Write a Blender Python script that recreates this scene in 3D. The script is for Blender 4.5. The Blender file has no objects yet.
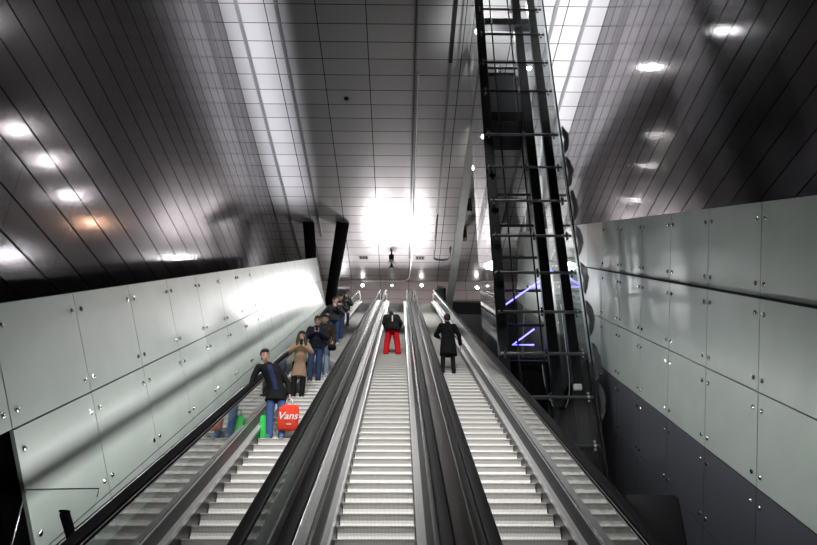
import bpy, bmesh, math, random
from mathutils import Vector as V, Matrix, Euler
random.seed(7)
SC = bpy.context.scene
COL = SC.collection
rad = math.radians

# ------------------------------------------------------------------ camera
F = 670.0
TH, PS = rad(28.3), 0.0125
CAM = V((0, 0, 1.6))
FW = V((math.sin(PS)*math.cos(TH), math.cos(PS)*math.cos(TH), math.sin(TH)))
RT = V((math.cos(PS), -math.sin(PS), 0))
UP = RT.cross(FW)
cd = bpy.data.cameras.new('camera'); cam = bpy.data.objects.new('camera', cd); COL.objects.link(cam)
cam.location = CAM
cam.rotation_euler = Matrix((RT, UP, -FW)).transposed().to_euler()
cd.sensor_width = 36.0; cd.lens = 36.0*F/817.0; cd.clip_start = .05; cd.clip_end = 300
SC.camera = cam
SC.view_settings.view_transform = 'Standard'; SC.view_settings.look = 'None'
SC.view_settings.gamma = 1; SC.view_settings.exposure = 0.0
SC.view_settings.use_curve_mapping = False

def ray(x, y): return FW + RT*((x-408.5)/F) - UP*((y-272.5)/F)

# ------------------------------------------------------------------ materials
def newmat(name):
    m = bpy.data.materials.new(name); m.use_nodes = True
    nt = m.node_tree; b = nt.nodes['Principled BSDF']
    return m, nt, b
def N(nt, t, **k):
    n = nt.nodes.new(t)
    for a, v in k.items(): setattr(n, a, v)
    return n
def math_(nt, op, a, b=None, c=None):
    n = nt.nodes.new('ShaderNodeMath'); n.operation = op
    for i, v in enumerate((a, b, c)):
        if v is None: continue
        if isinstance(v, (int, float)): n.inputs[i].default_value = v
        else: nt.links.new(v, n.inputs[i])
    return n.outputs[0]
def mixc(nt, fac, a, b):
    n = nt.nodes.new('ShaderNodeMix'); n.data_type = 'RGBA'
    for s, v in ((0, fac), (6, a), (7, b)):
        if isinstance(v, (int, float)): n.inputs[s].default_value = v
        elif isinstance(v, tuple): n.inputs[s].default_value = (*v, 1)
        else: nt.links.new(v, n.inputs[s])
    return n.outputs[2]
def plain(name, col, rough=.5, metal=0., noise=.12, scale=6., spec=.5, bump=0.):
    m, nt, b = newmat(name)
    tc = N(nt, 'ShaderNodeTexCoord'); no = N(nt, 'ShaderNodeTexNoise')
    no.inputs['Scale'].default_value = scale; no.inputs['Detail'].default_value = 4
    nt.links.new(tc.outputs['Object'], no.inputs['Vector'])
    lo = tuple(max(0, c*(1-noise)) for c in col); hi = tuple(min(1, c*(1+noise)) for c in col)
    nt.links.new(mixc(nt, no.outputs['Fac'], lo, hi), b.inputs['Base Color'])
    b.inputs['Roughness'].default_value = rough; b.inputs['Metallic'].default_value = metal
    b.inputs['Specular IOR Level'].default_value = spec
    if bump:
        bp = N(nt, 'ShaderNodeBump'); bp.inputs['Strength'].default_value = bump; bp.inputs['Distance'].default_value = .01
        nt.links.new(no.outputs['Fac'], bp.inputs['Height']); nt.links.new(bp.outputs[0], b.inputs['Normal'])
    return m
def grid_mat(name, col, rough, metal, pa, oa, ua, pb, ob, ub, gw=.022, var=.12, groove=.12, wave=.0, brush=(1, 1, 1), tilt=0., rv=.14, soft=1.):
    """panels: axis ua pitch pa offset oa, axis ub pitch pb offset ob (world metres, objects sit at origin)"""
    m, nt, b = newmat(name)
    tc = N(nt, 'ShaderNodeTexCoord'); sx = N(nt, 'ShaderNodeSeparateXYZ'); nt.links.new(tc.outputs['Object'], sx.inputs[0])
    def axis(u, p, o):
        t = math_(nt, 'DIVIDE', math_(nt, 'SUBTRACT', sx.outputs[u], o), p)
        fl = math_(nt, 'FLOOR', t); fr = math_(nt, 'SUBTRACT', t, fl)
        d = math_(nt, 'ABSOLUTE', math_(nt, 'SUBTRACT', fr, .5))
        return fl, math_(nt, 'GREATER_THAN', d, .5-gw/p/2)
    fa, la = axis(ua, pa, oa); fb, lb = axis(ub, pb, ob)
    line = math_(nt, 'MAXIMUM', math_(nt, 'MULTIPLY', la, soft), lb)
    hard = math_(nt, 'GREATER_THAN', line, .5)
    cb = N(nt, 'ShaderNodeCombineXYZ'); nt.links.new(fa, cb.inputs[0]); nt.links.new(fb, cb.inputs[1])
    wn = N(nt, 'ShaderNodeTexWhiteNoise'); nt.links.new(cb.outputs[0], wn.inputs['Vector'])
    lo = tuple(c*(1-var) for c in col); hi = tuple(min(1, c*(1+var)) for c in col)
    c1 = mixc(nt, wn.outputs['Value'], lo, hi)
    c2 = mixc(nt, line, c1, tuple(c*groove for c in col))
    nt.links.new(c2, b.inputs['Base Color'])
    mp = N(nt, 'ShaderNodeMapping'); mp.inputs['Scale'].default_value = brush; nt.links.new(tc.outputs['Object'], mp.inputs[0])
    no = N(nt, 'ShaderNodeTexNoise'); no.inputs['Scale'].default_value = 1; no.inputs['Detail'].default_value = 3; nt.links.new(mp.outputs[0], no.inputs['Vector'])
    r = math_(nt, 'MULTIPLY_ADD', no.outputs['Fac'], rv, rough-rv/2)
    nt.links.new(math_(nt, 'MAXIMUM', r, math_(nt, 'MULTIPLY', hard, .8)), b.inputs['Roughness'])
    nt.links.new(math_(nt, 'MULTIPLY', math_(nt, 'SUBTRACT', 1., hard), metal), b.inputs['Metallic'])
    nt.links.new(math_(nt, 'MULTIPLY', math_(nt, 'SUBTRACT', 1., hard), .5), b.inputs['Specular IOR Level'])
    if wave or tilt:
        # every sheet sits at a very slightly different tilt
        geo = N(nt, 'ShaderNodeNewGeometry')
        vs = N(nt, 'ShaderNodeVectorMath', operation='SUBTRACT'); nt.links.new(wn.outputs['Color'], vs.inputs[0]); vs.inputs[1].default_value = (.5, .5, .5)
        sc = N(nt, 'ShaderNodeVectorMath', operation='SCALE'); nt.links.new(vs.outputs[0], sc.inputs[0]); sc.inputs['Scale'].default_value = tilt
        ad = N(nt, 'ShaderNodeVectorMath', operation='ADD'); nt.links.new(geo.outputs['Normal'], ad.inputs[0]); nt.links.new(sc.outputs[0], ad.inputs[1])
        nn = N(nt, 'ShaderNodeVectorMath', operation='NORMALIZE'); nt.links.new(ad.outputs[0], nn.inputs[0])
        bp = N(nt, 'ShaderNodeBump'); bp.inputs['Strength'].default_value = wave; bp.inputs['Distance'].default_value = .01
        nt.links.new(no.outputs['Fac'], bp.inputs['Height']); nt.links.new(nn.outputs[0], bp.inputs['Normal'])
        nt.links.new(bp.outputs[0], b.inputs['Normal'])
    return m
def glass(name, tint=(.8, .84, .82), refl=1.0, ior=1.5, rough=.02):
    m = bpy.data.materials.new(name); m.use_nodes = True; nt = m.node_tree; nt.nodes.clear()
    out = N(nt, 'ShaderNodeOutputMaterial'); tr = N(nt, 'ShaderNodeBsdfTransparent'); gl = N(nt, 'ShaderNodeBsdfGlossy')
    tr.inputs[0].default_value = (*tint, 1); gl.inputs[0].default_value = (.95, .95, .95, 1); gl.inputs['Roughness'].default_value = rough
    ge = N(nt, 'ShaderNodeNewGeometry'); dt = N(nt, 'ShaderNodeVectorMath', operation='DOT_PRODUCT')
    nt.links.new(ge.outputs['Incoming'], dt.inputs[0]); nt.links.new(ge.outputs['Normal'], dt.inputs[1])
    g = math_(nt, 'POWER', math_(nt, 'SUBTRACT', 1., math_(nt, 'ABSOLUTE', dt.outputs['Value'])), 4.)
    fres = math_(nt, 'MULTIPLY_ADD', g, 1-ior, ior)
    mx = N(nt, 'ShaderNodeMixShader')
    nt.links.new(math_(nt, 'MINIMUM', math_(nt, 'MULTIPLY', fres, refl), 1.), mx.inputs[0])
    nt.links.new(tr.outputs[0], mx.inputs[1]); nt.links.new(gl.outputs[0], mx.inputs[2]); nt.links.new(mx.outputs[0], out.inputs[0])
    return m
def emit(name, col, s):
    m, nt, b = newmat(name)
    b.inputs['Base Color'].default_value = (*col, 1)
    b.inputs['Emission Color'].default_value = (*col, 1); b.inputs['Emission Strength'].default_value = s
    return m

M = {}
M['ceil'] = grid_mat('ceiling_panels', (.27, .26, .265), .33, .35, 2.29, .62, 0, 1.085, 20.93, 1, gw=.045, var=.06, brush=(6, .6, 1), tilt=.006)
M['endw'] = grid_mat('end_wall_panels', (.55, .49, .51), .4, .2, 2.29, .62, 0, .8, 26.6, 2, gw=.03, var=.05)
M['dark'] = grid_mat('dark_metal_panels', (.125, .112, .122), .13, .7, 2.25, 11.7, 1, .84, 1.25, 2, gw=.042, var=.10, groove=.04, brush=(1, 1.1, .35), wave=.0, tilt=.004, rv=.04, soft=.5)
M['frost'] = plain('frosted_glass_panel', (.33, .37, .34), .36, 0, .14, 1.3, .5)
M['frost_shade_door'] = plain('shaded_panel_and_door_grey', (.06, .063, .075), .4, 0, .14, 1.3, .5)  # shadow on the lower right rows put into the colour; also cabin door
M['black'] = plain('matt_black', (.007, .007, .008), .7, 0, .1, 6, .08)
M['pit'] = plain('dark_concrete', (.03, .03, .035), .8)
M['rubber'] = plain('black_rubber', (.006, .006, .007), .6, 0, .1, 3, .02)
M['alu'] = plain('aluminium', (.75, .75, .74), .22, .9, .06, 4)
M['profile'] = plain('pale_aluminium_profile', (.78, .78, .78), .3, .55, .05, 4)
M['deck'] = plain('brushed_dark_steel', (.13, .13, .133), .38, .7, .1, 3)
M['cdeck'] = plain('bronze_grey_deck', (.055, .05, .047), .3, .4, .15, 2)
M['skirt'] = plain('dark_skirt', (.05, .05, .05), .35, .4)
M['steel'] = plain('black_painted_steel', (.010, .010, .012), .45, 0, .1, 5, .25)
M['chrome'] = plain('chrome', (.8, .8, .8), .12, 1., .03)
M['glass'] = glass('balustrade_glass', (.66, .71, .69), 1.0, .075)
M['cglass'] = glass('clear_barrier_glass', (.95, .96, .955), 1.0, .02)
M['sglass'] = glass('shaft_glass', (.88, .9, .9), 1.0, .02, .03)
M['conc'] = plain('pale_concrete', (.42, .42, .40), .55, 0, .2, 2.)
M['land'] = plain('pale_stone_floor', (.6, .58, .52), .35, 0, .08)
M['cabin'] = plain('lift_cabin_grey', (.14, .15, .155), .3, .4)
M['sheet'] = plain('crumpled_grey_sheet', (.4, .4, .42), .45, .3, .3, 3., .5, .6)
M['lamp'] = emit('lamp_white', (1, .96, .93), 60)
M['blue'] = emit('blue_neon', (.12, .1, 1), 9)
M['white'] = plain('white_paint', (.8, .8, .8), .5)
M['skin'] = plain('skin', (.70, .44, .34), .5, 0, .08, 20)
M['hair'] = plain('dark_hair', (.02, .015, .012), .55, 0, .3, 40)
M['eye'] = plain('eye_dark', (.02, .02, .02), .3)
M['lip'] = plain('lip', (.4, .16, .13), .5)

def step_mat():
    m, nt, b = newmat('escalator_step_aluminium')
    tc = N(nt, 'ShaderNodeTexCoord'); sx = N(nt, 'ShaderNodeSeparateXYZ'); nt.links.new(tc.outputs['Object'], sx.inputs[0])
    t = math_(nt, 'MULTIPLY', sx.outputs[0], 1/.018*math.tau)
    s = math_(nt, 'MULTIPLY_ADD', math_(nt, 'SINE', t), .5, .5)
    no = N(nt, 'ShaderNodeTexNoise'); no.inputs['Scale'].default_value = 9; nt.links.new(tc.outputs['Object'], no.inputs['Vector'])
    c = mixc(nt, s, (.42, .41, .40), (.80, .79, .77)); c = mixc(nt, math_(nt, 'MULTIPLY', no.outputs['Fac'], .35), c, (.5, .49, .47))
    nt.links.new(c, b.inputs['Base Color']); b.inputs['Metallic'].default_value = .35; b.inputs['Roughness'].default_value = .42
    bp = N(nt, 'ShaderNodeBump'); bp.inputs['Strength'].default_value = .3; bp.inputs['Distance'].default_value = .004
    nt.links.new(s, bp.inputs['Height']); nt.links.new(bp.outputs[0], b.inputs['Normal'])
    return m
M['step'] = step_mat()

# ------------------------------------------------------------------ helpers
def link(o, parent=None):
    COL.objects.link(o)
    if parent: o.parent = parent
    return o
def obj(name, bm, mat, parent=None, smooth=False):
    me = bpy.data.meshes.new(name)
    bmesh.ops.recalc_face_normals(bm, faces=bm.faces[:])
    bm.to_mesh(me); bm.free()
    if smooth:
        for p in me.polygons: p.use_smooth = True
    me.materials.append(M[mat] if isinstance(mat, str) else mat)
    return link(bpy.data.objects.new(name, me), parent)
def tag(o, label=None, cat=None, group=None, kind=None):
    if label: o['label'] = label
    if cat: o['category'] = cat
    if group: o['group'] = group
    if kind: o['kind'] = kind
    return o
def empty(name, loc=(0, 0, 0), rz=0):
    o = bpy.data.objects.new(name, None); COL.objects.link(o); o.location = loc; o.rotation_euler = (0, 0, rz); o.empty_display_size = .2
    return o
def B(): return bmesh.new()
def hexa(bm, pts):
    v = [bm.verts.new(p) for p in pts]
    for f in ((0, 3, 2, 1), (4, 5, 6, 7), (0, 1, 5, 4), (1, 2, 6, 5), (2, 3, 7, 6), (3, 0, 4, 7)):
        bm.faces.new([v[i] for i in f])
    return bm
def box(bm, x0, x1, y0, y1, z0, z1):
    return hexa(bm, [(x0, y0, z0), (x1, y0, z0), (x1, y1, z0), (x0, y1, z0), (x0, y0, z1), (x1, y0, z1), (x1, y1, z1), (x0, y1, z1)])
def bevel(bm, w=.01, seg=2):
    bmesh.ops.bevel(bm, geom=bm.edges[:], offset=w, segments=seg, affect='EDGES'); return bm
def frame(d):
    d = d.normalized(); a = V((0, 0, 1)) if abs(d.z) < .9 else V((1, 0, 0))
    u = d.cross(a).normalized(); return u, d.cross(u).normalized()
def tube(bm, pts, r, n=10, cap=True):
    pts = [V(p) for p in pts]; rings = []
    rs = r if isinstance(r, (list, tuple)) else [r]*len(pts)
    u = None
    for i, p in enumerate(pts):
        d = (pts[min(i+1, len(pts)-1)]-pts[max(i-1, 0)]).normalized()
        if u is None: u, w = frame(d)
        else:
            u = (u - d*u.dot(d)).normalized(); w = d.cross(u)
        rings.append([bm.verts.new(p+(u*math.cos(math.tau*k/n)+w*math.sin(math.tau*k/n))*rs[i]) for k in range(n)])
    for a, b in zip(rings, rings[1:]):
        for k in range(n): bm.faces.new((a[k], a[(k+1) % n], b[(k+1) % n], b[k]))
    if cap: bm.faces.new(rings[0][::-1]); bm.faces.new(rings[-1])
    return bm
def ball(bm, c, r, seg=14, rot=None):
    if isinstance(r, (int, float)): r = (r, r, r)
    mt = Matrix.Translation(c) @ (rot.to_4x4() if rot else Matrix.Identity(4)) @ Matrix.Diagonal((*r, 1))
    bmesh.ops.create_uvsphere(bm, u_segments=seg, v_segments=max(6, seg*2//3), radius=1, matrix=mt); return bm
def loft(bm, rings, n=20):
    """rings: (centre, rx, ry) ellipses in horizontal planes"""
    R = [[bm.verts.new(V(c)+V((rx*math.cos(math.tau*k/n), ry*math.sin(math.tau*k/n), 0))) for k in range(n)] for c, rx, ry in rings]
    for a, b in zip(R, R[1:]):
        for k in range(n): bm.faces.new((a[k], a[(k+1) % n], b[(k+1) % n], b[k]))
    bm.faces.new(R[0][::-1]); bm.faces.new(R[-1]); return bm
def sweep(bm, cross, path):
    """closed cross-section (x, h) swept along (y, z) path, h perpendicular to the path"""
    n = len(path); R = []
    for i, (y, z) in enumerate(path):
        def nrm(a, b):
            dy, dz = b[0]-a[0], b[1]-a[1]; L = math.hypot(dy, dz); return (-dz/L, dy/L)
        n0 = nrm(path[max(i-1, 0)], path[max(i, 1)]); n1 = nrm(path[min(i, n-2)], path[min(i+1, n-1)])
        m = (n0[0]+n1[0], n0[1]+n1[1]); L = math.hypot(*m); m = (m[0]/L, m[1]/L); c = m[0]*n0[0]+m[1]*n0[1]
        R.append([bm.verts.new((x, y+m[0]*h/c, z+m[1]*h/c)) for x, h in cross])
    k = len(cross)
    for a, b in zip(R, R[1:]):
        for j in range(k): bm.faces.new((a[j], a[(j+1) % k], b[(j+1) % k], b[j]))
    bm.faces.new(R[0][::-1]); bm.faces.new(R[-1]); return bm
def evaluated(o):
    dg = bpy.context.evaluated_depsgraph_get(); dg.update()
    me = bpy.data.meshes.new_from_object(o.evaluated_get(dg)); return me
def text_mesh(name, s, size, mat, parent, loc, rot, depth=.002, shear=0):
    cu = bpy.data.curves.new(name, 'FONT'); cu.body = s; cu.size = size; cu.extrude = depth; cu.shear = shear
    cu.align_x = 'CENTER'; cu.align_y = 'CENTER'; cu.offset = size*.012
    t = bpy.data.objects.new(name, cu); COL.objects.link(t); me = evaluated(t); bpy.data.objects.remove(t)
    me.materials.clear(); me.materials.append(M[mat])
    o = link(bpy.data.objects.new(name, me), parent); o.location = loc; o.rotation_euler = rot; return o
def area(name, loc, aim, sx, sy, w, spread=180, col=(1, 1, 1), roll=None):
    l = bpy.data.lights.new(name, 'AREA'); l.shape = 'RECTANGLE'; l.size = sx; l.size_y = sy; l.energy = w; l.color = col; l.spread = rad(spread)
    o = bpy.data.objects.new(name, l); COL.objects.link(o); o.location = loc
    d = V(aim)-V(loc)
    if roll is not None:                       # size_y runs along vector roll
        z = -d.normalized(); y = (V(roll)-z*V(roll).dot(z)).normalized(); x = y.cross(z)
        o.rotation_euler = Matrix((x, y, z)).transposed().to_euler()
    else: o.rotation_euler = d.to_track_quat('-Z', 'Y').to_euler()
    return o
def spot(name, loc, aim, w, ang=70, blend=.6, r=.12, col=(1, 1, 1)):
    l = bpy.data.lights.new(name, 'SPOT'); l.energy = w; l.spot_size = rad(ang); l.spot_blend = blend; l.shadow_soft_size = r; l.color = col
    o = bpy.data.objects.new(name, l); COL.objects.link(o); o.location = loc
    o.rotation_euler = (V(aim)-V(loc)).to_track_quat('-Z', 'Y').to_euler(); return o

# ------------------------------------------------------------------ the hall
HC = 26.6                         # ceiling height
LZ = 21.5                         # top landing height
YE = 47.9                         # end wall
def s_(name, bm, mat, parent=None, kind='structure', smooth=False):
    o = obj(name, bm, mat, parent, smooth)
    if parent is None: tag(o, kind=kind)
    return o
s_('ceiling', box(B(), -12, 13, -8, YE+.6, HC, HC+.4), 'ceil')
s_('floor', box(B(), -12, 13, -8, 60, -.3, 0), 'pit')
s_('wall_rear', box(B(), -12, 13, -8.4, -8, 0, HC), 'dark')
# end wall with an exit on each side
bm = B()
box(bm, -9.5, -5.75, YE, YE+.4, LZ, HC); box(bm, -5.75, -4.1, YE, YE+.4, 26.05, HC)
box(bm, -4.1, 2.9, YE, YE+.4, LZ, HC); box(bm, 2.9, 3.6, YE, YE+.4, 26.2, HC)
box(bm, 3.6, 13, YE, YE+.4, 24.9, HC); box(bm, 3.6, 3.75, YE, YE+.4, LZ, 24.9)
s_('wall_end', bm, 'endw')
s_('wall_beyond_exits', box(B(), -12, 3.7, 52, 52.3, LZ, HC+3), 'white')
s_('wall_below_landing', box(B(), -9.5, 13, 42.3, 42.8, 0, LZ-.4), 'pit')
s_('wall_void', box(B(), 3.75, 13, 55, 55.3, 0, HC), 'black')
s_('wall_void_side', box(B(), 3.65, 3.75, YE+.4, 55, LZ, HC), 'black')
s_('floor_landing', box(B(), -9.5, 3.0, 41.9, 52, LZ-.4, LZ), 'land')
def beyond(x, y): return V((x, y, 0))
# upper dark walls: vertical, slightly splayed
def slab(name, p0, p1, z0, z1, t, mat):
    d = (V((*p1, 0))-V((*p0, 0))).normalized(); n = V((-d.y, d.x, 0))*t
    a, b = V((*p0, 0)), V((*p1, 0)); Z0, Z1 = V((0, 0, z0)), V((0, 0, z1))
    return s_(name, hexa(B(), [a+Z0, b+Z0, b+n+Z0, a+n+Z0, a+Z1, b+Z1, b+n+Z1, a+n+Z1]), mat)
slab('wall_left', (-7.83, -8), (-8.28-.0162*27.2, YE), 0, HC, .3, 'dark')
slab('wall_right', (8.68, -8), (9.28+.021*34.5, 55), 0, HC, -.3, 'dark')
# ceiling rails
def rail(n, x0, y0, x1, y1, w, dz=.1, mat='deck'):
    d = V((x1-x0, y1-y0, 0)).normalized(); s = V((d.y, -d.x, 0))*w/2; a = V((x0, y0, HC-dz)); b = V((x1, y1, HC-dz)); u = V((0, 0, dz))
    s_('trim_%d' % n, hexa(B(), [a-s, b-s, b+s, a+s, a-s+u, b-s+u, b+s+u, a+s+u]), mat)
rail(1, -7.48, 15, -7.6, 47, .16); rail(2, -5.73, 15, -5.7, 41, .16)
rail(3, .56, 15, .56, 44, .05); rail(4, .68, 15, .68, 44, .05); rail(5, 2.39, 15, 2.39, 24.3, .17, mat='black')
rail(6, 2.39, 24.3, 2.39, 41, .12); rail(7, 6.96, 15, 6.96, 42, .16); rail(8, 8.4, 15, 8.5, 42, .16)

# inclined bands of frosted panels on both sides (splayed like the hall)
def band(side, vp, a, b, lean, s_list, rows, rh, mats, thick=.05):
    D = ray(*vp)
    U = UP + RT*lean                                    # direction up the panel face
    Nn = D.cross(U).normalized()
    if Nn.dot(RT)*(-a) < 0: Nn = -Nn                     # towards the hall
    def P(s, q, off=0): return CAM + D*s + RT*a + UP*b - U*q + Nn*off
    root = empty('wall_%s_band' % side); tag(root, kind='structure')
    g = .012
    for i in range(len(s_list)-1):
        for r in range(rows[0], rows[1]):
            if mats[r] is None or (side == 'left' and r > 0 and s_list[i] < 8.3): continue
            s0, s1 = s_list[i]+g, s_list[i+1]-g; q0, q1 = r*rh+g, (r+1)*rh-g
            pn = obj('panel', hexa(B(), [P(s0, q1, -thick), P(s1, q1, -thick), P(s1, q0, -thick), P(s0, q0, -thick), P(s0, q1), P(s1, q1), P(s1, q0), P(s0, q0)]), mats[r], root)
            if i < 9 and r < 4:
                st = B()
                for ss in (s0+.14, s1-.14):
                    for qq in (q0+rh*.17, q1-rh*.13):
                        tube(st, [P(ss, qq, -.01), P(ss, qq, .018), P(ss, qq, .03)], [.045, .045, .028], 12)
                obj('fixing_studs', st, 'chrome', pn, True)
    s0, s1 = s_list[0], s_list[-1]; q0, q1 = rows[0]*rh, rows[1]*rh
    if side == 'left': s0 = 8.45
    bk = hexa(B(), [P(s0, q1, -.4), P(s1, q1, -.4), P(s1, q0, -.4), P(s0, q0, -.4), P(s0, q1, -.09), P(s1, q1, -.09), P(s1, q0, -.09), P(s0, q0, -.09)])
    obj('backing', bk, 'black', root)
    return P
sL = [8.35-2.2*k for k in (3, 2, 1)] + [8.35+2.2*k for k in range(18)]
PL = band('left', (390, 247), -5.0, -.71, -.19, [s for s in sL if s > 3], (0, 5), 1.57, ['frost']*5)
sR = [4.6+2.21*k for k in range(-1, 20)]
PR = band('right', (441, 242), 5.38, .683, .02, sR, (0, 9), 1.6, ['frost']*3+['frost_shade_door']*6)  # lower rows carry the shadow as a darker panel colour

def prism(s0, s1, pts):
    bm = B(); A_ = [bm.verts.new(PR(s0, q, o)) for q, o in pts]; B_ = [bm.verts.new(PR(s1, q, o)) for q, o in pts]; n = len(pts)
    for i in range(n): bm.faces.new((A_[i], A_[(i+1) % n], B_[(i+1) % n], B_[i]))
    bm.faces.new(A_[::-1]); bm.faces.new(B_); return bm
s_('trim_9', prism(2.4, 46, [(1.592, -.02), (1.592, .10), (1.622, .10), (1.622, .09), (1.602, .09), (1.602, -.02)]), 'black')  # added visor hiding the light strip below it from view
# ------------------------------------------------------------------ escalators
S30, C30 = .5, math.cos(rad(30))
T30 = math.tan(rad(30))
YB = 4.23                                     # foot of the incline
YT = YB+LZ/T30                                # head of the incline
PATH = [(2.6, 0), (YB, 0), (YT, LZ), (YT+1.6, LZ)]
RUN = .348
def rect(x0, x1, h0, h1): return [(x0, h0), (x1, h0), (x1, h1), (x0, h1)]
def make_step():
    bm = B(); w = .495
    prof = [(0, 0), (0, -.012), (.022, -.020), (.036, -.05), (.038, -.085), (.032, -.125), (.018, -.165), (.004, -.205), (.08, -.205), (.08, -.03), (RUN+.02, -.03), (RUN+.02, 0)]
    L = [bm.verts.new((-w, y, z)) for y, z in prof]; R = [bm.verts.new((w, y, z)) for y, z in prof]
    k = len(prof)
    for i in range(k): bm.faces.new((L[i], L[(i+1) % k], R[(i+1) % k], R[i]))
    bm.faces.new(L[::-1]); bm.faces.new(R)
    return bm
step_bm = make_step(); step_me = bpy.data.meshes.new('step'); bmesh.ops.recalc_face_normals(step_bm, faces=step_bm.faces[:]); step_bm.to_mesh(step_me); step_bm.free(); step_me.materials.append(M['step'])
def handrail_path(x):
    h = .92; pts = []
    # bottom newel, rise, incline, top newel
    zc = .72; r = .34
    for k in range(7):
        a = rad(-90-30*k); pts.append((2.9+r*math.cos(a), zc+r*math.sin(a)))
    pts.append((YB-.25-h*T30/2, zc+r))
    y1 = YB-h*S30+.25; pts.append((y1, (y1-YB)*T30+h/C30))
    y2 = YT-h*S30-.2; pts.append((y2, (y2-YB)*T30+h/C30))
    pts.append((YT+.1, LZ+zc+r))
    for k in range(7):
        a = rad(90-30*k); pts.append((YT+1.2+r*math.cos(a), LZ+zc+r*math.sin(a)))
    return [V((x, y, z)) for y, z in pts]
def rail_mesh(x, w, hgt, drop=0):
    P = handrail_path(0); bm = B(); R = []
    for i, p in enumerate(P):
        d = (P[min(i+1, len(P)-1)]-P[max(i-1, 0)]).normalized(); n = V((0, -d.z, d.y))
        ring = []
        for k in range(12):
            a = math.tau*k/12; c, s = math.cos(a), math.sin(a)
            ring.append(bm.verts.new(p+V((x+w*math.copysign(abs(c)**.6, c), 0, 0))+n*(hgt*math.copysign(abs(s)**.6, s)-drop)))
        R.append(ring)
    for a, b in zip(R, R[1:]):
        for k in range(12): bm.faces.new((a[k], a[(k+1) % 12], b[(k+1) % 12], b[k]))
    bm.faces.new(R[0][::-1]); bm.faces.new(R[-1]); return bm
def escalator(cx, label, outL, outR):
    root = empty('escalator', (cx, 0, 0)); tag(root, label, 'escalator', None)
    n0 = int((7.3-YB)/RUN)
    n1 = int((YT-YB)/RUN)
    for i in range(n0, min(n1+1, n0+99)):
        o = link(bpy.data.objects.new('step', step_me), root); o.location = (0, YB+i*RUN, i*RUN*T30)
    if n0 > 0:
        bm = B()
        for i in range(n0):
            y = YB+i*RUN; z = i*RUN*T30; box(bm, -.495, .495, y, y+RUN+.02, z-.2, z)
        tag(obj('lower_steps', bm, 'step', root), kind='stuff')
    obj('landing_plate', box(B(), -.54, .54, YT, YT+1.6, LZ-.05, LZ+.012), 'alu', root)
    obj('comb_plate', box(B(), -.54, .54, 2.6, YB+.05, -.05, .012), 'alu', root)
    obj('truss', sweep(B(), rect(-.93 if outL else -.9, .93 if outR else .9, -1.2, -.42), PATH), 'black', root)
    for sd in (-1, 1):
        X = lambda a: a*sd
        out = outL if sd < 0 else outR
        obj('skirt', sweep(B(), rect(X(.505), X(.535), -.45, .13), PATH), 'skirt', root)
        obj('skirt_profile', sweep(B(), [(X(.503), .10), (X(.615), .09), (X(.615), .125), (X(.53), .157), (X(.503), .15)], PATH), 'profile', root)
        obj('inner_deck', sweep(B(), [(X(.612), .07), (X(.70), .2), (X(.70), .26), (X(.612), .122)], PATH), 'deck', root)
        obj('glass_panel', sweep(B(), rect(X(.702), X(.714), .18, .87), PATH), 'glass', root)
        obj('glass_clamp', sweep(B(), rect(X(.69), X(.726), .18, .275), PATH), 'alu', root)
        obj('rail_profile', rail_mesh(X(.704), .028, .030, .065), 'black', root, True)
        obj('rail_profile', rail_mesh(X(.708), .036, .008, .045), 'profile', root, True)
        obj('rail_profile', rail_mesh(X(.708), .036, .007, .092), 'profile', root, True)
        obj('handrail', rail_mesh(X(.725), .07, .03), 'rubber', root, True)
        xo = .93 if not out else 1.0
        obj('outer_deck', sweep(B(), [(X(.72), .1), (X(xo), .1), (X(xo), .21), (X(.72), .23)], PATH), 'cdeck', root)
        if out and sd < 0: obj('streak_bar', sweep(B(), rect(-1.262, -1.238, .544, .566), PATH), 'steel', root); obj('streak_bar_bracket', sweep(B(), rect(-1.262, -.96, .05, .08), PATH), 'steel', root)  # added unseen bar and its bracket, casting a shadow streak on the wall
        if out and sd > 0: obj('light_cut_lip', sweep(B(), rect(1.275, 1.285, -.6, .405), PATH), 'black', root); obj('light_cut_floor', sweep(B(), rect(.96, 1.28, -.62, -.6), PATH), 'black', root)  # added lip and floor, cutting light off the lower right wall
        if out: obj('side_cladding', sweep(B(), rect(X(xo-.04), X(xo), -1.2, .1), PATH), 'pit', root)
    return root
EX = (-2.17, -.30, 1.57)
escalator(EX[0], 'leftmost escalator, nearest the pale wall, carrying people facing the camera', True, False)
escalator(EX[1], 'middle escalator of three, with one person in red trousers', False, False)
escalator(EX[2], 'rightmost escalator beside the glass lift shaft, carrying person in long dark coat', False, True)

# glass barrier with a black rod at the lower left
g = empty('glass_barrier', (-3.3, 6.94, 0)); tag(g, 'small frameless glass barrier at lower left between pale wall and escalator', 'barrier')
obj('glass_pane', box(B(), -.42, .30, -.008, .008, 0.35, 1.25), 'cglass', g).location.z = 1.6
obj('edge_trim', tube(tube(B(), [(-.42, 0, 1.6), (-.42, 0, 2.86)], .007), [(-.42, 0, 2.86), (.30, 0, 2.87), (.30, 0, 2.79)], .007), 'alu', g)
obj('foot', box(B(), -.45, .08, -.04, .04, 0, 1.6), 'black', g)
k = obj('handrail_rod', tube(tube(B(), [(-3.41, 7.2, 2.68), (-3.20, 7.2, 2.30), (-3.24, 7.2, 1.9), (-3.24, 7.2, 0)], .05, 14), [(-3.41, 7.2, 2.70), (-3.41, 7.2, 2.68)], .055, 14), 'rubber', None, True)
tag(k, 'short black rod sloping behind the glass barrier at lower left', 'post')
s_('wall_near_left', box(B(), -7.8, -4.3, -8, 5.2, 0, 2.4), 'black')
k = obj('cabinet', bevel(box(B(), 3.0, 3.75, 9.3, 10.2, 0, 3.24), .03), 'black')
tag(k, 'black box standing in dark gap right of the rightmost escalator', 'cabinet')

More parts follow.
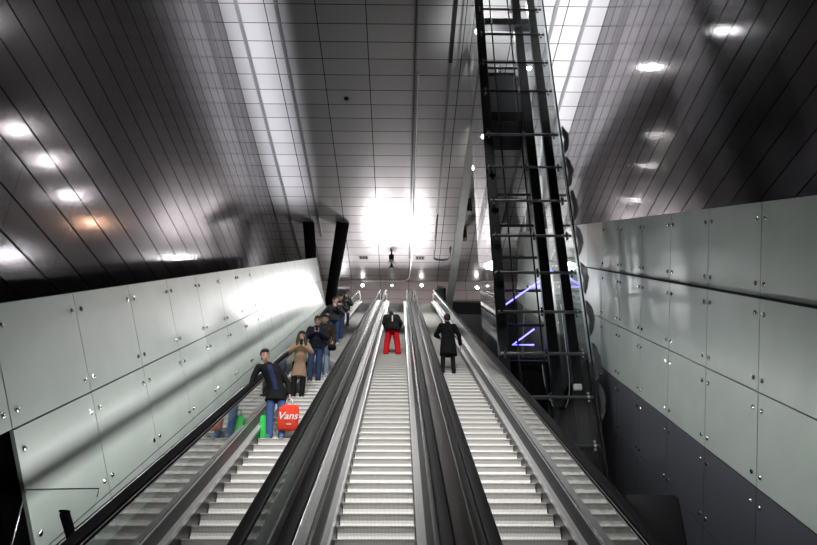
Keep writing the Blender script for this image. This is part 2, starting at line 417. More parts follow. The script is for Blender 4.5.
# ------------------------------------------------------------------ lift shaft
SX0, SX1, SY0, SY1 = 3.12, 6.05, 20.0, 23.5
sh = empty('lift_shaft', (0, 0, 0)); tag(sh, 'tall glass lift shaft with black steel frame and cross rails', 'lift shaft')
ZT = HC
for x0, x1, y in ((3.16, 3.5, SY0+.1), (4.84, 5.2, SY0+.5), (5.45, 5.78, SY0+.2), (3.16, 3.42, SY1-.3), (5.5, 5.75, SY1-.3)):
    obj('post', bevel(box(B(), x0, x1, y, y+.22, 0, ZT), .015, 1), 'steel', sh)
for x in (3.78, 4.56): obj('rod', tube(B(), [(x, SY0+.06, 0), (x, SY0+.06, ZT)], .03, 8), 'steel', sh)
obj('front_glass', box(B(), SX0, SX1, SY0-.06, SY0-.045, 0, ZT), 'sglass', sh)
obj('side_glass', box(B(), SX0-.015, SX0, SY0-.05, SY1, 0, ZT), 'sglass', sh)
obj('side_glass', box(B(), SX1, SX1+.015, SY0-.05, SY1, 0, ZT), 'sglass', sh)
obj('corner_edge', tube(B(), [(SX1+.01, SY0-.06, 0), (SX1+.01, SY0-.06, ZT)], .03, 6), 'steel', sh)
obj('corner_edge', tube(B(), [(SX0, SY0-.06, 0), (SX0, SY0-.06, ZT)], .02, 6), 'steel', sh)
for z in (6.5, 7.99, 9.42, 10.88, 12.34, 13.8, 15.27, 16.77, 18.3, 20.51, 22.05, 23.66, 25.16):
    rr = obj('cross_rail', tube(B(), [(SX0+.06, SY0-.1, z), (SX1-.12, SY0-.1, z)], .05, 10), 'deck' if z < 19 else 'steel', sh)
    for x in (3.3, 4.62, 5.78):
        fb = B()
        tube(fb, [(x, SY0-.17, z), (x, SY0-.03, z)], .045, 8)
        for dz in (-.12, .12):
            tube(fb, [(x, SY0-.12, z), (x, SY0-.1, z+dz)], .016, 6); tube(fb, [(x, SY0-.13, z+dz), (x, SY0-.04, z+dz)], .038, 10)
        obj('clamp', fb, 'chrome', rr)
    obj('side_rail', tube(B(), [(SX0+.05, SY0, z), (SX0+.05, SY1, z)], .03, 8), 'steel', sh)
    if z < 19:
        bk = obj('back_rail', tube(B(), [(3.3, SY1-.35, z-.5), (5.7, SY1-.35, z-.5)], .06, 8), 'steel', sh)
        obj('clamp', bevel(box(B(), 3.9, 4.02, SY1-.46, SY1-.34, z-.68, z-.32), .02, 1), 'steel', bk)
obj('head_beam', bevel(box(B(), 3.3, 5.6, SY0+.3, SY0+.7, 24.7, 25.1), .02, 1), 'steel', sh)
gr = B(); tube(gr, [(5.30, 21.2, 0), (5.30, 21.2, ZT)], .05, 8); obj('guide_rail', gr, 'white', sh)
gr = B(); tube(gr, [(5.42, 22.2, 0), (5.42, 22.2, ZT)], .05, 8); obj('guide_rail', gr, 'white', sh)
cb = [(4.62, 20.6, 9.3)] + [(4.62+.42*(1-math.cos(math.pi*k/12)), 20.6, 9.1-1.35*math.sin(math.pi*k/12)) for k in range(13)] + [(5.46, 20.6, 11.5)]
obj('cable', tube(B(), cb, .016, 6), 'white', sh, True)
obj('junction_box', bevel(box(B(), 5.4, 5.65, SY0-.05, SY0+.1, 8.25, 8.45), .02, 1), 'white', sh)
obj('darkening_sheet', bevel(box(B(), SX1-.12, SX1-.06, SY0+.1, SY1-.1, 0, 9.3), .01, 1), 'black', sh)  # added black sheet darkening the right side of the lower shaft
obj('darkening_sheet', bevel(box(B(), SX0+.3, SX1-.15, SY1-.2, SY1-.12, 0, 10.6), .01, 1), 'black', sh)  # added black sheet darkening the lower shaft from behind
# lift cabin
cbn = empty('lift_cabin', (4.25, 21.6, 20.2)); tag(cbn, 'grey lift cabin hanging high inside the glass shaft', 'lift')
obj('body', bevel(box(B(), -.68, .68, -.7, .9, 0, 2.1), .03, 1), 'cabin', cbn)
obj('underframe', bevel(box(B(), -.8, .8, -.85, 1, -.5, 0), .02, 1), 'black', cbn)
obj('door', box(B(), -.35, .4, -.73, -.7, .1, 2.1), 'frost_shade_door', cbn)
obj('roof_gear', tube(tube(bevel(box(B(), -.6, .6, -.5, .5, 2.3, 2.5), .02, 1), [(-.7, -.5, 2.75), (.7, -.5, 2.75)], .06), [(0, 0, 2.4), (0, 0, 3.4)], .09), 'steel', cbn)
# crumpled sheets hanging along the right edge of the shaft
for i, z in enumerate((7.3, 8.6, 10.1, 11.6, 13.1, 14.6, 16.1, 17.6)):
    bm = B(); n = 9; Vt = []
    for j in range(n):
        t = j/(n-1); w = .08+.2*math.sin(math.pi*t)**.7*(1-.35*t)+random.uniform(-.03, .03)
        zz = z+1.25*(1-t); x0 = 6.12
        Vt.append([bm.verts.new((x0+.02*math.sin(j*1.7), SY0-.05+.03*math.sin(j), zz)), bm.verts.new((x0+w*.55, SY0+.15+random.uniform(-.06, .06), zz)), bm.verts.new((x0+w, SY0+.02+random.uniform(-.05, .05), zz))])
    for a, b in zip(Vt, Vt[1:]):
        for q in range(2): bm.faces.new((a[q], a[q+1], b[q+1], b[q]))
    bmesh.ops.solidify(bm, geom=bm.faces[:], thickness=.02)
    o = obj('hanging_sheet', bm, 'sheet', None, True)
    tag(o, 'crumpled grey sheet hanging between the shaft and the right wall', 'sheet', 'crumpled sheets beside the shaft')
# neon tubes behind the glass
def neon(p, label):
    k = empty('neon_tube', p[0]); tag(k, label, 'neon light')
    q = [V(a)-V(p[0]) for a in p]
    obj('tube', tube(B(), q, .03, 8), 'blue', k)
    obj('end_cap', tube(tube(B(), [q[0]+(q[0]-q[1]).normalized()*.06, q[0]], .045, 8), [q[-1], q[-1]+(q[-1]-q[-2]).normalized()*.06], .045, 8), 'black', k)
neon([(3.68, 23.0, 12.4), (5.8, 23.0, 13.95)], 'long blue neon line slanting up across the lift shaft')
neon([(4.91, 22.9, 13.35), (5.7, 22.9, 13.35)], 'short level blue neon line right of the long slanting one')
neon([(4.99, 23.0, 11.62), (4.14, 23.0, 10.98), (4.93, 23.0, 10.98)], 'lower zigzag blue neon line below the long slanting one')
neon([(5.4, 22.9, 14.0), (5.95, 22.9, 14.0)], 'small level blue neon line at upper end of the slanting one')

# ------------------------------------------------------------------ columns at the top
def pole(name, a, b, r0, r1, mat, label, cat, n=20):
    a, b = V(a), V(b); k = obj(name, tube(B(), [V((0, 0, 0)), b-a], [r0, r1], n), mat, None, True); k.location = a; tag(k, label, cat); return k
pole('slanted_column', (-6.05, 42.9, LZ), (-6.42, 39.2, HC), .36, .40, 'rubber', 'thick black column at top left, the one further left leaning against the pale wall', 'column')
pole('slanted_column', (-5.15, 43.2, LZ), (-4.05, 39.2, HC), .36, .46, 'rubber', 'thick black column leaning right at top left, above the people', 'column')
def blade(a, b, w, dpt, mat, label):
    a, b = V(a), V(b); ux, uy = V((w/2, 0, 0)), V((0, dpt/2, 0))
    o = obj('slanted_column', bevel(hexa(B(), [a-a-ux-uy, a-a+ux-uy, a-a+ux+uy, a-a-ux+uy, b-a-ux-uy, b-a+ux-uy, b-a+ux+uy, b-a-ux+uy]), .03, 2), mat); o.location = a
    tag(o, label, 'column')
blade((3.25, 42.6, LZ-.4), (4.05, 28.2, HC), .5, .9, 'conc', 'pale slanted concrete column left of the glass lift shaft')
blade((8.2, 40.0, 17.0), (8.35, 34.0, HC), .9, .6, 'conc', 'pale slanted column seen through the lift shaft')
# small things on the end wall and the ceiling
def walllamp(x, z, label, e):
    k = empty('wall_lamp', (x, YE-.05, z)); tag(k, label, 'lamp')
    obj('housing', tube(B(), [(0, .05, 0), (0, -.06, 0)], .16, 20), 'alu', k)
    obj('lens', ball(B(), (0, -.06, 0), (.11, .05, .11)), e, k, True)
M['lamp_dim'] = emit('lamp_dim', (1, .96, .93), 4)
walllamp(-3.09, 26.14, 'left bright round lamp on the end wall above the landing', 'lamp')
walllamp(1.64, 26.17, 'right bright round lamp on the end wall above the landing', 'lamp')
walllamp(-.73, 26.15, 'dim middle lamp between two bright ones on the end wall', 'lamp_dim')
k = empty('wall_lamp', (6.1, YE-.05, 26.0)); tag(k, 'bright lamp in the dark corner left of the lift shaft foot', 'lamp')
obj('housing', tube(B(), [(0, .05, 0), (0, -.06, 0)], .16, 20), 'alu', k); obj('lens', ball(B(), (0, -.06, 0), (.13, .05, .13)), 'lamp', k, True)
for x, lb in ((-2.84, 'left slotted vent in the bright ceiling above the landing'), (1.42, 'right slotted vent in the bright ceiling above the landing')):
    k = empty('ceiling_vent', (x, 44.07, HC)); tag(k, lb, 'vent')
    obj('frame', box(B(), -.34, .34, -.22, .22, -.04, 0), 'deck', k)
    for q in (-.2, 0, .2): obj('slot', box(B(), q-.07, q+.07, -.15, .15, -.05, -.04), 'black', k)
k = empty('ceiling_camera', (-.72, 43.2, HC)); tag(k, 'black hanging camera, upper of the two in the bright ceiling centre', 'camera')
obj('stem', tube(B(), [(0, 0, 0), (0, 0, -.3)], .05), 'black', k); obj('body', bevel(box(B(), -.18, .18, -.2, .2, -.75, -.3), .03), 'black', k)
k = empty('ceiling_speaker', (-.73, 45.0, HC)); tag(k, 'small dark cone hanging below the camera in the ceiling centre', 'speaker')
obj('body', tube(B(), [(0, 0, 0), (0, 0, -.2), (0, 0, -.42)], [.06, .12, .2], 14), 'black', k); obj('grille', tube(B(), [(0, 0, -.42), (0, 0, -.45)], .17, 14), 'deck', k)
k = obj('smoke_detector', ball(B(), (0, 0, 0), (.13, .13, .07)), 'black', None, True); k.location = (-2.96, 26.98, HC-.02); tag(k, 'small black dome on the dark middle of the ceiling', 'detector')
def arc(cx, cy, r, a0, a1, n=8): return [(cx+r*math.cos(rad(a0+(a1-a0)*i/n)), cy+r*math.sin(rad(a0+(a1-a0)*i/n)), HC-.075) for i in range(n+1)]
k = obj('conduit', tube(B(), [(-4.0, 47.7, HC-.1)]+[(a, b+.3, HC-.1) for a, b, c in arc(-.05, 46.7, .7, 90, 0)]+[(.8, 44, HC-.1), (.8, 25, HC-.1)], .045, 8), 'white', None, True); tag(k, 'long white pipe running along the ceiling and curving left above the landing', 'pipe')
k = obj('conduit', tube(B(), [(2.43, 38, HC-.075), (2.45, 43.6, HC-.075)]+arc(2.85, 43.9, .4, 180, 90)[:]+[(3.3, 44.3, HC-.075)]+arc(3.3, 44.0, .3, 90, 0)+[(3.6, 42.4, HC-.075)], .06, 8), 'deck', None, True); tag(k, 'short dark hooked pipe on the ceiling beside the pale slanted column', 'pipe')
# downlights in the ceiling behind the shaft and column; the left wall mirrors them
M['flood'] = emit('flood_lens', (1, .97, .95), 420)
M['flood_warm'] = emit('flood_lens_warm', (1, .62, .42), 420)
def downlight(x, y, label, r=.15, mat='flood', z=HC, baffle=0):
    k = empty('downlight', (x, y, z)); tag(k, label, 'lamp', 'downlights in the dark strip of ceiling behind the shaft' if baffle else None)
    obj('housing', tube(B(), [(0, 0, 0), (0, 0, -.08)], r+.05, 18), 'steel', k)
    obj('lens', tube(B(), [(0, 0, -.075), (0, 0, -.095)], r, 18), mat, k)
    if baffle:                                  # added half-round shade, keeps the lens's mirror image off the right wall
        bm = B(); R_ = []
        for i in range(13):
            a = rad(-112+200*i/12); c, q = math.cos(a)*(r+.05), math.sin(a)*(r+.05)
            R_.append((bm.verts.new((c, q, -.02)), bm.verts.new((c, q, -baffle))))
        for a, b in zip(R_, R_[1:]): bm.faces.new((a[0], b[0], b[1], a[1]))
        bmesh.ops.solidify(bm, geom=bm.faces[:], thickness=.01)
        obj('shade', bm, 'black', k)
for x, y, lb, mt in ((4.75, 29.9, 'round ceiling downlight nearest the lift shaft', 'flood'), (4.43, 32.75, 'round ceiling downlight seen beside the lift shaft as a small flare', 'flood'),
              (4.33, 36.4, 'third round ceiling downlight back from the lift shaft', 'flood'), (4.29, 39.7, 'farthest ceiling downlight beyond the lift shaft, warmer in colour', 'flood_warm')):
    downlight(x, y, lb, .22, mt, HC, 1.0)
for x, y, lb, r in ((3.62, 22.3, 'left lamp at the very top of the glass lift shaft', .22), (5.1, 21.0, 'right lamp at the very top of the glass lift shaft', .2), (6.35, 24.6, 'small ceiling lamp just right of the lift shaft top', .10)):
    downlight(x, y, lb, r)
k = empty('wall_lamp', (9.45, 40.5, 24.7)); tag(k, 'lamp high on the right wall behind the lift shaft', 'lamp')
obj('housing', tube(B(), [(.2, 0, 0), (-.1, 0, 0)], .22, 18), 'steel', k); obj('lens', tube(B(), [(-.1, 0, 0), (-.12, 0, 0)], .2, 18), 'flood', k)

# ------------------------------------------------------------------ people
def cap(bm, a, b, ra, rb, n=12):
    a, b = V(a), V(b); d = b-a
    if d.length > 1e-4: tube(bm, [a, b], [ra, rb], n)
    ball(bm, a, ra, n); ball(bm, b, rb, n); return bm
def chain(bm, pts, rs, n=12):
    for i in range(len(pts)-1): cap(bm, pts[i], pts[i+1], rs[i], rs[i+1], n)
def fuse(name, bm, mat, parent, voxel=.012, smooth=2):
    o = obj(name, bm, mat, None)
    m = o.modifiers.new('r', 'REMESH'); m.mode = 'VOXEL'; m.voxel_size = voxel
    if smooth:
        q = o.modifiers.new('s', 'SMOOTH'); q.factor = .5; q.iterations = smooth
    me = evaluated(o); mat_ = o.data.materials[0]; bpy.data.objects.remove(o)
    me.materials.clear(); me.materials.append(mat_)
    for p in me.polygons: p.use_smooth = True
    return link(bpy.data.objects.new(name, me), parent)
def hand(bm, w, d, nrm, thumb_side, k=1., curl=.9):
    """w wrist, d pointing along the palm, nrm the palm's inner normal, fingers curl towards nrm"""
    w, d, nrm = V(w), V(d).normalized(), V(nrm); nrm = (nrm-d*nrm.dot(d)).normalized(); s = d.cross(nrm)*thumb_side
    rot = Matrix((s, d, nrm)).transposed()
    ball(bm, w+d*.05*k, (.043*k, .055*k, .018*k), 12, rot)
    for i, L in enumerate((.072, .08, .075, .06)):
        b = w+d*.09*k+s*(.030-.02*i)*k
        a1 = curl*.6; p1 = b+(d*math.cos(a1)+nrm*math.sin(a1))*L*.5*k
        a2 = curl*1.5; p2 = p1+(d*math.cos(a2)+nrm*math.sin(a2))*L*.5*k
        chain(bm, [b, p1, p2], [.0105*k, .0095*k, .008*k], 8)
    t0 = w+d*.03*k+s*.03*k; t1 = t0+(s*.75+d*.5+nrm*.3)*.04*k; t2 = t1+(d*.8+nrm*.5+s*.1)*.035*k
    chain(bm, [t0, t1, t2], [.014*k, .012*k, .010*k], 8)
def person(label, loc, rz, h, top, legs, shoe, hair_c, pose, coat=0., long_hair=False, female=False, bulk=1., inner=None, extras=(), skin='skin', cap_hair=False, slim=1., group=None, flare=1.):
    """local frame faces -y; +x is the figure's own left"""
    k = h/1.8
    root = empty('person', loc, rz); tag(root, label, 'person', group)
    lean = V(pose.get('lean', (0, 0)) + (0,)); sw = .172 if not female else .15
    nod = pose.get('nod', .25); turn = pose.get('turn', 0)
    hip = V((0, 0, .93)); che = V((lean.x*.7, lean.y*.7, 1.30)); nec = V((lean.x, lean.y, 1.47))
    hd = nec+V((lean.x*.35, lean.y*.35-.10*nod-.012, .165-.07*nod*nod))
    ft = pose.get('feet', ((.10, .0), (-.10, .0)))
    rot = Matrix.Rotation(turn, 3, 'Z') @ Matrix.Rotation(nod, 3, 'X') @ Matrix.Rotation(pose.get('tilt', 0), 3, 'Y')
    S = lambda p: V(p)*k
    hd = hd-V((0, 0, .018))
    H = lambda p: S(hd+(rot @ V(p))*1.10)
    body = B()
    # head: skull, jaw, nose, ears, neck
    ball(body, H((0, .012, .03)), (.082*k, .104*k, .107*k), 18, rot)
    ball(body, H((0, -.03, -.05)), (.057*k, .064*k, .068*k), 14, rot)
    cap(body, H((0, -.088, .012)), H((0, -.108, -.018)), .011*k, .015*k, 8)
    for e in (-1, 1): ball(body, H((e*.077, .012, -.005)), (.013*k, .022*k, .032*k), 8, rot)
    cap(body, S(nec-V((0, 0, .04))), H((0, .015, -.05)), .058*k, .052*k)
    # trunk
    loft(body, [(S((0, 0, .86)), .10*k, .08*k), (S((0, 0, .93)), .14*k, .095*k), (S((che.x*.4, che.y*.4, 1.10)), .125*k, .085*k), (S(che), .15*k, .10*k), (S((nec.x, nec.y, 1.41)), .11*k, .07*k), (S((nec.x, nec.y, 1.47)), .05*k, .05*k)], 18)
    arms = []
    for sd, key in ((1, 'L'), (-1, 'R')):
        sh_ = nec+V((sd*sw, 0, -.07)); el, wr = V(pose[key][0]), V(pose[key][1])
        arms.append((sh_, el, wr))
        chain(body, [S(sh_), S(el), S(wr)], [.052*k, .04*k, .027*k])
        cap(body, S(che+V((0, 0, .06))), S(sh_), .07*k, .05*k)
        d = (wr-el).normalized(); hdir = V(pose.get('hd'+key, d)); hn = V(pose.get('hn'+key, (-sd, 0, 0)))
        hand(body, S(wr), hdir, hn, pose.get('ts'+key, sd), k, pose.get('curl', .8))
    lg = []
    for sd, f in ((1, ft[0]), (-1, ft[1])):
        hp = V((sd*.09, 0, .9)); an = V((f[0], f[1]+.03, .09)); kn = (hp+an)/2+V((sd*.01, -.03-pose.get('knee', 0), .03))
        lg.append((hp, kn, an)); chain(body, [S(hp), S(kn), S(an)], [.09*k, .058*k, .04*k])
        cap(body, S(an-V((0, 0, .03))), S((f[0]+sd*.02, f[1]-.12, .035)), .035*k, .03*k)
    fuse('body', body, skin, root, .0095 if h > 1 else .012, 1)
    # trousers and shoes
    t = B(); lw = slim
    loft(t, [(S((0, 0, .80)), .12*k*lw**.5, .09*k), (S((0, 0, .87)), .165*k*lw**.5, .115*k), (S((0, 0, .95)), .158*k*lw**.5, .11*k), (S((0, 0, 1.02)), .145*k, .10*k)], 18)
    for hp, kn, an in lg:
        chain(t, [S(hp), S(kn), S(an+V((0, 0, .0)))], [.098*k*lw, .078*k*lw*flare**.5, .064*k*lw*flare], 14)
    fuse('trousers', t, legs, root, .014)
    for sd, f in ((1, ft[0]), (-1, ft[1])):
        q = B(); cap(q, S((f[0], f[1]+.045, .045)), S((f[0]+sd*.02, f[1]-.13, .038)), .046*k, .042*k, 12); cap(q, S((f[0], f[1]+.04, .05)), S((f[0], f[1]+.03, .10)), .045*k, .047*k)
        so = fuse('shoe', q, shoe, root, .012)
        sl_ = B(); 
        c = V((f[0]+sd*.01, f[1]-.045, .008)); ball(sl_, S(c), (.052*k, .14*k, .012*k), 14); obj('sole', sl_, 'sole', so, True)
    # jacket / coat
    j = B(); bl = bulk; hem = .86-coat if coat else .86
    rings = [((0, 0, hem), .215 if coat else .178, .17 if coat else .14), ((0, 0, max(hem+.03, .95)), .18, .142), ((che.x*.5, che.y*.5, 1.12), .162, .13), ((che.x, che.y, 1.30), .18, .138), ((nec.x, nec.y, 1.41), .135, .10), ((nec.x, nec.y, 1.485), .065, .065)]
    if coat: rings.insert(1, ((0, 0, (hem+.95)/2), .197, .155))
    if female: rings = [(c, rx*.92, ry*.95) for c, rx, ry in rings]
    loft(j, [(S(c), rx*k*bl, ry*k*bl) for c, rx, ry in rings], 22)
    for a, e, w_ in arms:
        w2 = e+(w_-e)*.93
        chain(j, [S(a), S(e), S(w2)], [.072*k*bl, .058*k*bl, .044*k*bl], 12)
        cap(j, S(nec+V((0, 0, -.11))), S(a), .08*k*bl, .07*k*bl, 12)
    jk = fuse('coat' if coat else 'jacket', j, top, root, .014)
    c = B(); tube(c, [S(nec+V((0, .01, -.045))), S(nec+V((0, .0, .035)))], [.088*k*bl, .068*k], 16); obj('collar', c, top, jk, True)
    if inner:
        q = B()
        loft(q, [(S((che.x*f_, che.y*f_-o_, z_)), w_*k, .03*k) for f_, o_, z_, w_ in ((.05, .128*bl, .90, .05), (.3, .122*bl, 1.05, .06), (.7, .118*bl, 1.2, .065), (1, .122*bl, 1.32, .06), (1.25, .085*bl, 1.42, .05))], 12); fuse('shirt', q, inner, root, .014)
    # hair and face
    hb = B()
    ball(hb, H((0, .030, .042)), (.095*k, .108*k, .108*k), 18, rot)
    ball(hb, H((0, -.018, .088)), (.082*k, .094*k, .050*k), 14, rot)
    if long_hair:
        for e in (-1, 1): chain(hb, [H((e*.062, .01, .05)), H((e*.085, -.03, -.07)), H((e*.095, -.075, -.20))], [.045*k, .048*k, .038*k])
        chain(hb, [H((0, .06, .0)), H((0, .07, -.10)), H((0, .07, -.2))], [.07*k, .075*k, .05*k])
    else:
        ball(hb, H((0, .058, -.015)), (.080*k, .06*k, .07*k), 12, rot)
    hm = {'dark': 'hair', 'brown': 'hair_brown'}[hair_c]
    # keep the face clear: cut the front-lower part of the cap
    fuse('hair', hb, hm, root, .011, 1)
    for e in (-1, 1):
        q = B(); ball(q, H((e*.03, -.077, .022)), (.013*k, .009*k, .008*k), 8, rot); obj('eye', q, 'eye', root, True)
        q = B(); cap(q, H((e*.016, -.086, .045)), H((e*.044, -.076, .045)), .005*k, .004*k, 6); obj('eyebrow', q, hm, root, True)
    q = B(); cap(q, H((-.02, -.083, -.052)), H((.02, -.083, -.052)), .006*k, .006*k, 8); obj('mouth', q, 'lip', root, True)
    return root, k, S, H
M['hair_brown'] = plain('brown_hair', (.06, .03, .018), .55, 0, .3, 40)
M['sole'] = plain('pale_sole', (.6, .6, .6), .6)
def cloth(n, c, r=.85): M[n] = plain(n, c, r, 0, .25, 14, .2, .25)
cloth('navy_cloth', (.014, .018, .035)); cloth('black_cloth', (.010, .010, .011)); cloth('blue_denim', (.07, .13, .30)); cloth('dark_denim', (.035, .06, .14)); cloth('pale_denim', (.30, .38, .52))
cloth('beige_wool', (.34, .23, .15)); cloth('red_cloth', (.62, .010, .018)); cloth('dark_brown_cloth', (.06, .035, .02)); cloth('charcoal_cloth', (.03, .033, .035)); cloth('black_trouser', (.012, .012, .014))
cloth('blue_shoe', (.10, .22, .38)); cloth('white_shoe', (.7, .7, .7)); cloth('black_shoe', (.012, .012, .012)); cloth('red_shoe', (.6, .05, .04)); cloth('bright_shirt', (.02, .03, .09)); cloth('green_plastic', (.05, .62, .12)); cloth('red_plastic', (.75, .06, .03)); cloth('white_strap', (.8, .8, .8))
def tread(y):
    """centre of the tread at about this distance, returned as (y, z)"""
    i = round((y-YB)/RUN-.4); return YB+i*RUN+.16, i*RUN*T30
HOLD = {'L': ((.25, -.08, 1.14), (.05, -.30, 1.20)), 'R': ((-.25, -.08, 1.14), (-.05, -.30, 1.20)), 'hdL': (-.4, -.35, .8), 'hdR': (.4, -.35, .8), 'hnL': (-.6, .5, 0), 'hnR': (.6, .5, 0)}
def phone(p, rzz, loc, label):
    k_ = empty('phone', loc, rzz); tag(k_, label, 'phone')
    obj('case', bevel(box(B(), -.038, .038, -.006, .006, -.075, .075), .004, 2), 'black_cloth', k_)
    obj('screen', box(B(), -.034, .034, .006, .0075, -.068, .068), 'screen', k_)
M['screen'] = plain('phone_glass', (.1, .1, .12), .1)
def world(root, p): return Matrix.Translation(root.location) @ root.rotation_euler.to_matrix().to_4x4() @ V(p)
ex0 = EX[0]
# 1 man with the carrier bags
y, z = tread(12.75)
P1, k, S, H = person('person leaning left in open black cardigan and blue jeans, holding a red bag', (-2.43, y, z), rad(4), 1.86, 'black_cloth', 'blue_denim', 'blue_shoe', 'dark',
    {'lean': (-.21, -.03), 'nod': .12, 'tilt': -.15, 'turn': rad(14), 'L': ((.20, .02, 1.10), (.25, -.06, .86)), 'R': ((-.46, -.02, 1.22), (-.50, -.05, 1.0)), 'hnL': (-1, 0, 0), 'hnR': (1, 0, 0), 'feet': ((.16, -.04), (-.06, .0)), 'curl': 1.3}, inner='bright_shirt', coat=.12)
def bag(name, loc, rz, w, hh, dp, mat, label, text=None):
    b_ = empty(name, loc, rz); tag(b_, label, 'bag')
    q = B(); n = 22; R = []
    for zz, fx, fy in ((-hh, .86, .8), (-hh*.97, .98, 1.), (-hh*.6, 1.04, 1.1), (-hh*.25, 1., .8), (-hh*.06, .9, .35), (0, .72, .12)):
        r_ = []
        for i in range(n):
            a = math.tau*i/n; c, s = math.cos(a), math.sin(a); e = .45
            r_.append(q.verts.new((w/2*fx*math.copysign(abs(c)**e, c)+.006*math.sin(5*a+zz*30), dp/2*fy*math.copysign(abs(s)**e, s)+.005*math.sin(7*a+zz*20), zz)))
        R.append(r_)
    for a_, b2 in zip(R, R[1:]):
        for i in range(n): q.faces.new((a_[i], a_[(i+1) % n], b2[(i+1) % n], b2[i]))
    q.faces.new(R[0][::-1]); q.faces.new(R[-1])
    obj('sack', q, mat, b_, True)
    for yy in (-.012, .012):
        obj('strap', tube(B(), [(-w*.18, yy, -.02), (-w*.12, yy, .09), (0, yy, .13), (w*.12, yy, .09), (w*.18, yy, -.02)], .011, 8), 'white_strap' if text else mat, b_, True)
    if text:
        text_mesh('lettering', text[0], text[1], 'white_strap', b_, (.0, -dp*.56-.006, -hh*.50), (rad(90), 0, 0), .004, .25)
        text_mesh('lettering', text[2], text[1]*.22, 'white_strap', b_, (.03, -dp*.56-.004, -hh*.80), (rad(90), 0, 0), .003, .1)
    return b_
wl = world(P1, S((.25, -.06, .80)))
bag('shopping_bag', (wl.x+.02, wl.y-.03, wl.z-.15), 0, .40, .50, .15, 'red_plastic', 'red plastic shopping bag with white script, held by the person in blue jeans', ('Vans', .20, 'oooo'))
bag('shopping_bag', (P1.location.x-.17, P1.location.y+.12, z+.52), 0, .26, .50, .13, 'green_plastic', 'green shopping bag half hidden behind the leg of the person in blue jeans')
# 2 woman in beige coat
y, z = tread(15.7)
P2, k, S, H = person('person with long dark hair in a belted beige coat, hands raised to the mouth', (-2.52, y, z), rad(8), 1.82, 'beige_wool', 'black_trouser', 'black_shoe', 'dark',
    {'nod': .3, **HOLD, 'L': ((.27, -.1, 1.17), (.05, -.28, 1.25)), 'R': ((-.27, -.1, 1.17), (-.05, -.28, 1.25))}, coat=.32, long_hair=True, female=True)
q = B(); loft(q, [(S((0, 0, 1.06)), .157*k, .128*k), (S((0, 0, 1.10)), .157*k, .128*k)], 22); obj('belt', q, 'beige_wool', P2)
wl = world(P2, S((0, -.37, 1.33))); phone(P2, rad(8), wl, 'phone in the raised hands of the person in beige')
# 3 man in navy jacket looking at phone
y, z = tread(17.6)
P3, k, S, H = person('person with short hair in a navy padded jacket, both hands at a phone', (-2.38, y, z), rad(6), 2.04, 'navy_cloth', 'dark_denim', 'black_shoe', 'brown', {'nod': .3, **HOLD}, bulk=1.12)
q = B()
for e in (-1, 1): tube(q, [H((e*.03+.02*math.cos(a*math.tau/12), -.1, .022+.016*math.sin(a*math.tau/12))) for a in range(13)], .002, 5)
tube(q, [H((-.011, -.1, .024)), H((.011, -.1, .024))], .002, 5); obj('glasses', q, 'black', P3)
wl = world(P3, S((0, -.39, 1.28))); phone(P3, rad(6), wl, 'phone held by the person in navy padded jacket')
# 4 person behind in brown
y, z = tread(18.35)
P4, k, S, H = person('person in dark brown jacket and pale jeans, half hidden behind the navy jacket', (-2.26, y, z), rad(5), 2.0, 'dark_brown_cloth', 'pale_denim', 'white_shoe', 'dark',
    {'nod': .3, 'L': ((.26, 0, 1.17), (.24, -.16, .94)), 'R': ((-.25, 0, 1.17), (-.2, -.15, .95))}, bulk=1.05)
wl = world(P4, S((.24, -.2, .84)))
b_ = empty('handbag', (wl.x, wl.y-.02, wl.z-.02)); tag(b_, 'small black bag in the hand of the person in brown jacket', 'bag')
obj('pouch', bevel(box(B(), -.13, .11, -.06, .06, -.17, 0), .03, 3), 'black_cloth', b_, True); obj('strap', tube(B(), [(-.08, 0, -.01), (-.04, 0, .07), (.04, 0, .07), (.08, 0, -.01)], .008, 6), 'black_cloth', b_, True)
# 5 man in black jacket
y, z = tread(23.75)
P5, k, S, H = person('person in dark hooded jacket and blue jeans with one hand at the chest', (-2.60, y, z), rad(5), 2.1, 'charcoal_cloth', 'dark_denim', 'white_shoe', 'dark',
    {'nod': .3, 'L': ((.28, -.06, 1.15), (.05, -.27, 1.30)), 'R': ((-.36, .02, 1.18), (-.46, -.05, 1.0)), 'hdL': (-.5, -.3, .7), 'hnL': (-.4, .6, 0), 'feet': ((.13, 0), (-.13, 0))}, bulk=1.1)
# 6 person behind
y, z = tread(25.4)
P6, k, S, H = person('person in black jacket mostly hidden, second from the top of the escalator', (-2.56, y, z), rad(5), 2.12, 'charcoal_cloth', 'dark_denim', 'black_shoe', 'dark', {'nod': .1, 'turn': rad(30), **{a: HOLD[a] for a in ('L', 'R')}}, bulk=1.05)
# 7 woman at the top
y, z = tread(28.6)
P7, k, S, H = person('person with long dark hair in short dark jacket, highest on leftmost escalator', (-2.60, y, z), rad(3), 1.94, 'charcoal_cloth', 'dark_denim', 'white_shoe', 'dark', {'nod': .35, **HOLD}, long_hair=True, female=True, bulk=1.2, slim=.85)
wl = world(P7, S((0, -.39, 1.28))); phone(P7, rad(3), wl, 'phone held at the chest by the topmost person')
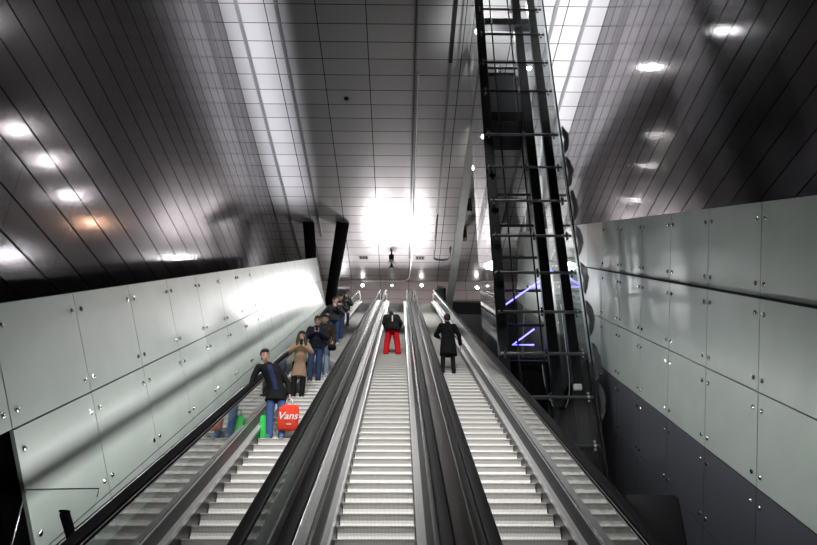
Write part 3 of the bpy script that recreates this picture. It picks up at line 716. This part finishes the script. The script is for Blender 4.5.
# 8 middle escalator, seen from behind
y, z = tread(21.9)
P8, k, S, H = person('person in bright red trousers and black bomber jacket, seen from behind with head bowed', (-.30, y, z), math.pi, 1.95, 'black_cloth', 'red_cloth', 'red_shoe', 'dark',
    {'nod': .95, 'lean': (.03, -.07), 'L': ((.27, -.03, 1.16), (.20, -.22, 1.02)), 'R': ((-.27, -.03, 1.16), (-.20, -.22, 1.02)), 'feet': ((.20, 0), (-.20, 0))}, bulk=1.38, slim=1.22, flare=1.15)
q = text_mesh('back_print', '1', .34, 'white_strap', P8, S((0, .165*1.19, 1.22)), (rad(90), 0, rad(180)), .004)
# 9 right escalator, long coat, seen from behind
y, z = tread(18.6)
P9, k, S, H = person('person in long black coat with a diagonal strap, seen from behind', (1.42, y, z), math.pi+rad(8), 2.02, 'black_cloth', 'black_trouser', 'black_shoe', 'dark',
    {'nod': .25, 'L': ((.30, -.14, 1.17), (.18, -.34, 1.2)), 'R': ((-.31, -.02, 1.16), (-.36, -.12, .92)), 'hnR': (1, 0, 0), 'feet': ((.17, -.02), (-.12, .02))}, coat=.30, bulk=1.12, slim=.85)
q = B(); pts = [S((.10, .09, 1.50)), S((.05, .165, 1.36)), S((-.08, .175, 1.15)), S((-.2, .15, .98))]
tube(q, pts, .014, 6); obj('shoulder_strap', q, 'charcoal_cloth', P9, True)

# ------------------------------------------------------------------ light
LP = lambda y: 1.6+.592*y
for y in (18, 24, 30, 36):
    pass
sl = V((0, C30, S30))
# uplight troughs behind the tops of both panel bands
area('uplight_left', (-7.1, 25, 14.6), (-7.2, 24.6, 40), .5, 24, 640, 20, (.93, .94, 1), roll=sl)
area('uplight_right', (8.0, 24, 15.5), (7.9, 23.5, 40), .6, 22, 1500, 36, (.95, .96, 1), roll=sl)
# overhead lamps above and behind the frame
for x in (-1.8, 1.4):
    for y, yt, w, a in ((-3, 9, 4500, 36), (6, 15, 5500, 32), (12, 23, 7000, 30), (17, 32, 6000, 26)):
        spot('hall_spot', (x, y, 26.3), (x*.6, yt, (yt-YB)*T30), w, a, .7, .15, (1, .985, .96))
for x in (-1.5, 1.5):
    spot('rear_fill_spot', (x, -6.5, 15.5), (x*.5, 13, 6.0), 6000, 36, .8, .15, (1, .985, .96))  # added spots behind the camera for more frontal light on the risers
area('wall_fill_right', (2.7, 23, 11.36), (6.5, 23, 11.47), .03, 34, 380, 150, roll=sl)  # added unseen strip brightening the right band
area('wall_fill_left', (-3.3, 22, 10.9), (-6.5, 22, 10.9), .02, 34, 280, 150, roll=sl)  # added unseen strip brightening the lower part of the left band
# added unseen light strip under a black visor on the right band's first seam
a0, a1 = PR(6, 1.626, .03), PR(41, 1.626, .03); mid = (a0+a1)/2
area('seam_fill', mid, mid+V((-10, 0, -1.2)), .03, (a1-a0).length, 1400, 175, roll=(a1-a0))
# lamps at the landing
for x in (-3.09, 1.64):
    spot('end_wall_spot', (x, YE-.25, 26.15), (x*.5, YE-.25-17.3, 26.15-10.6), 1300, 70, .8, .12, (1, .98, .97))
    spot('landing_uplight', (x*.62+.1, 46.3, 21.9), (x*.75, 41.8, 26.6), 3600, 88, 1, .15, (1, .95, .96))
spot('landing_down', (-.7, 44.5, 26.2), (-.7, 42, 20), 1500, 150, 1, .3)
spot('exit_left', (-5, 50, 24), (-5, 45, 23), 300, 150, 1, .3)
spot('shaft_uplight', (3.85, 21.3, 22.9), (4.3, 21.9, 26.6), 3000, 95, 1, .1)
W = bpy.data.worlds.new('world'); SC.world = W; W.use_nodes = True
W.node_tree.nodes['Background'].inputs[0].default_value = (.6, .6, .65, 1); W.node_tree.nodes['Background'].inputs[1].default_value = .01
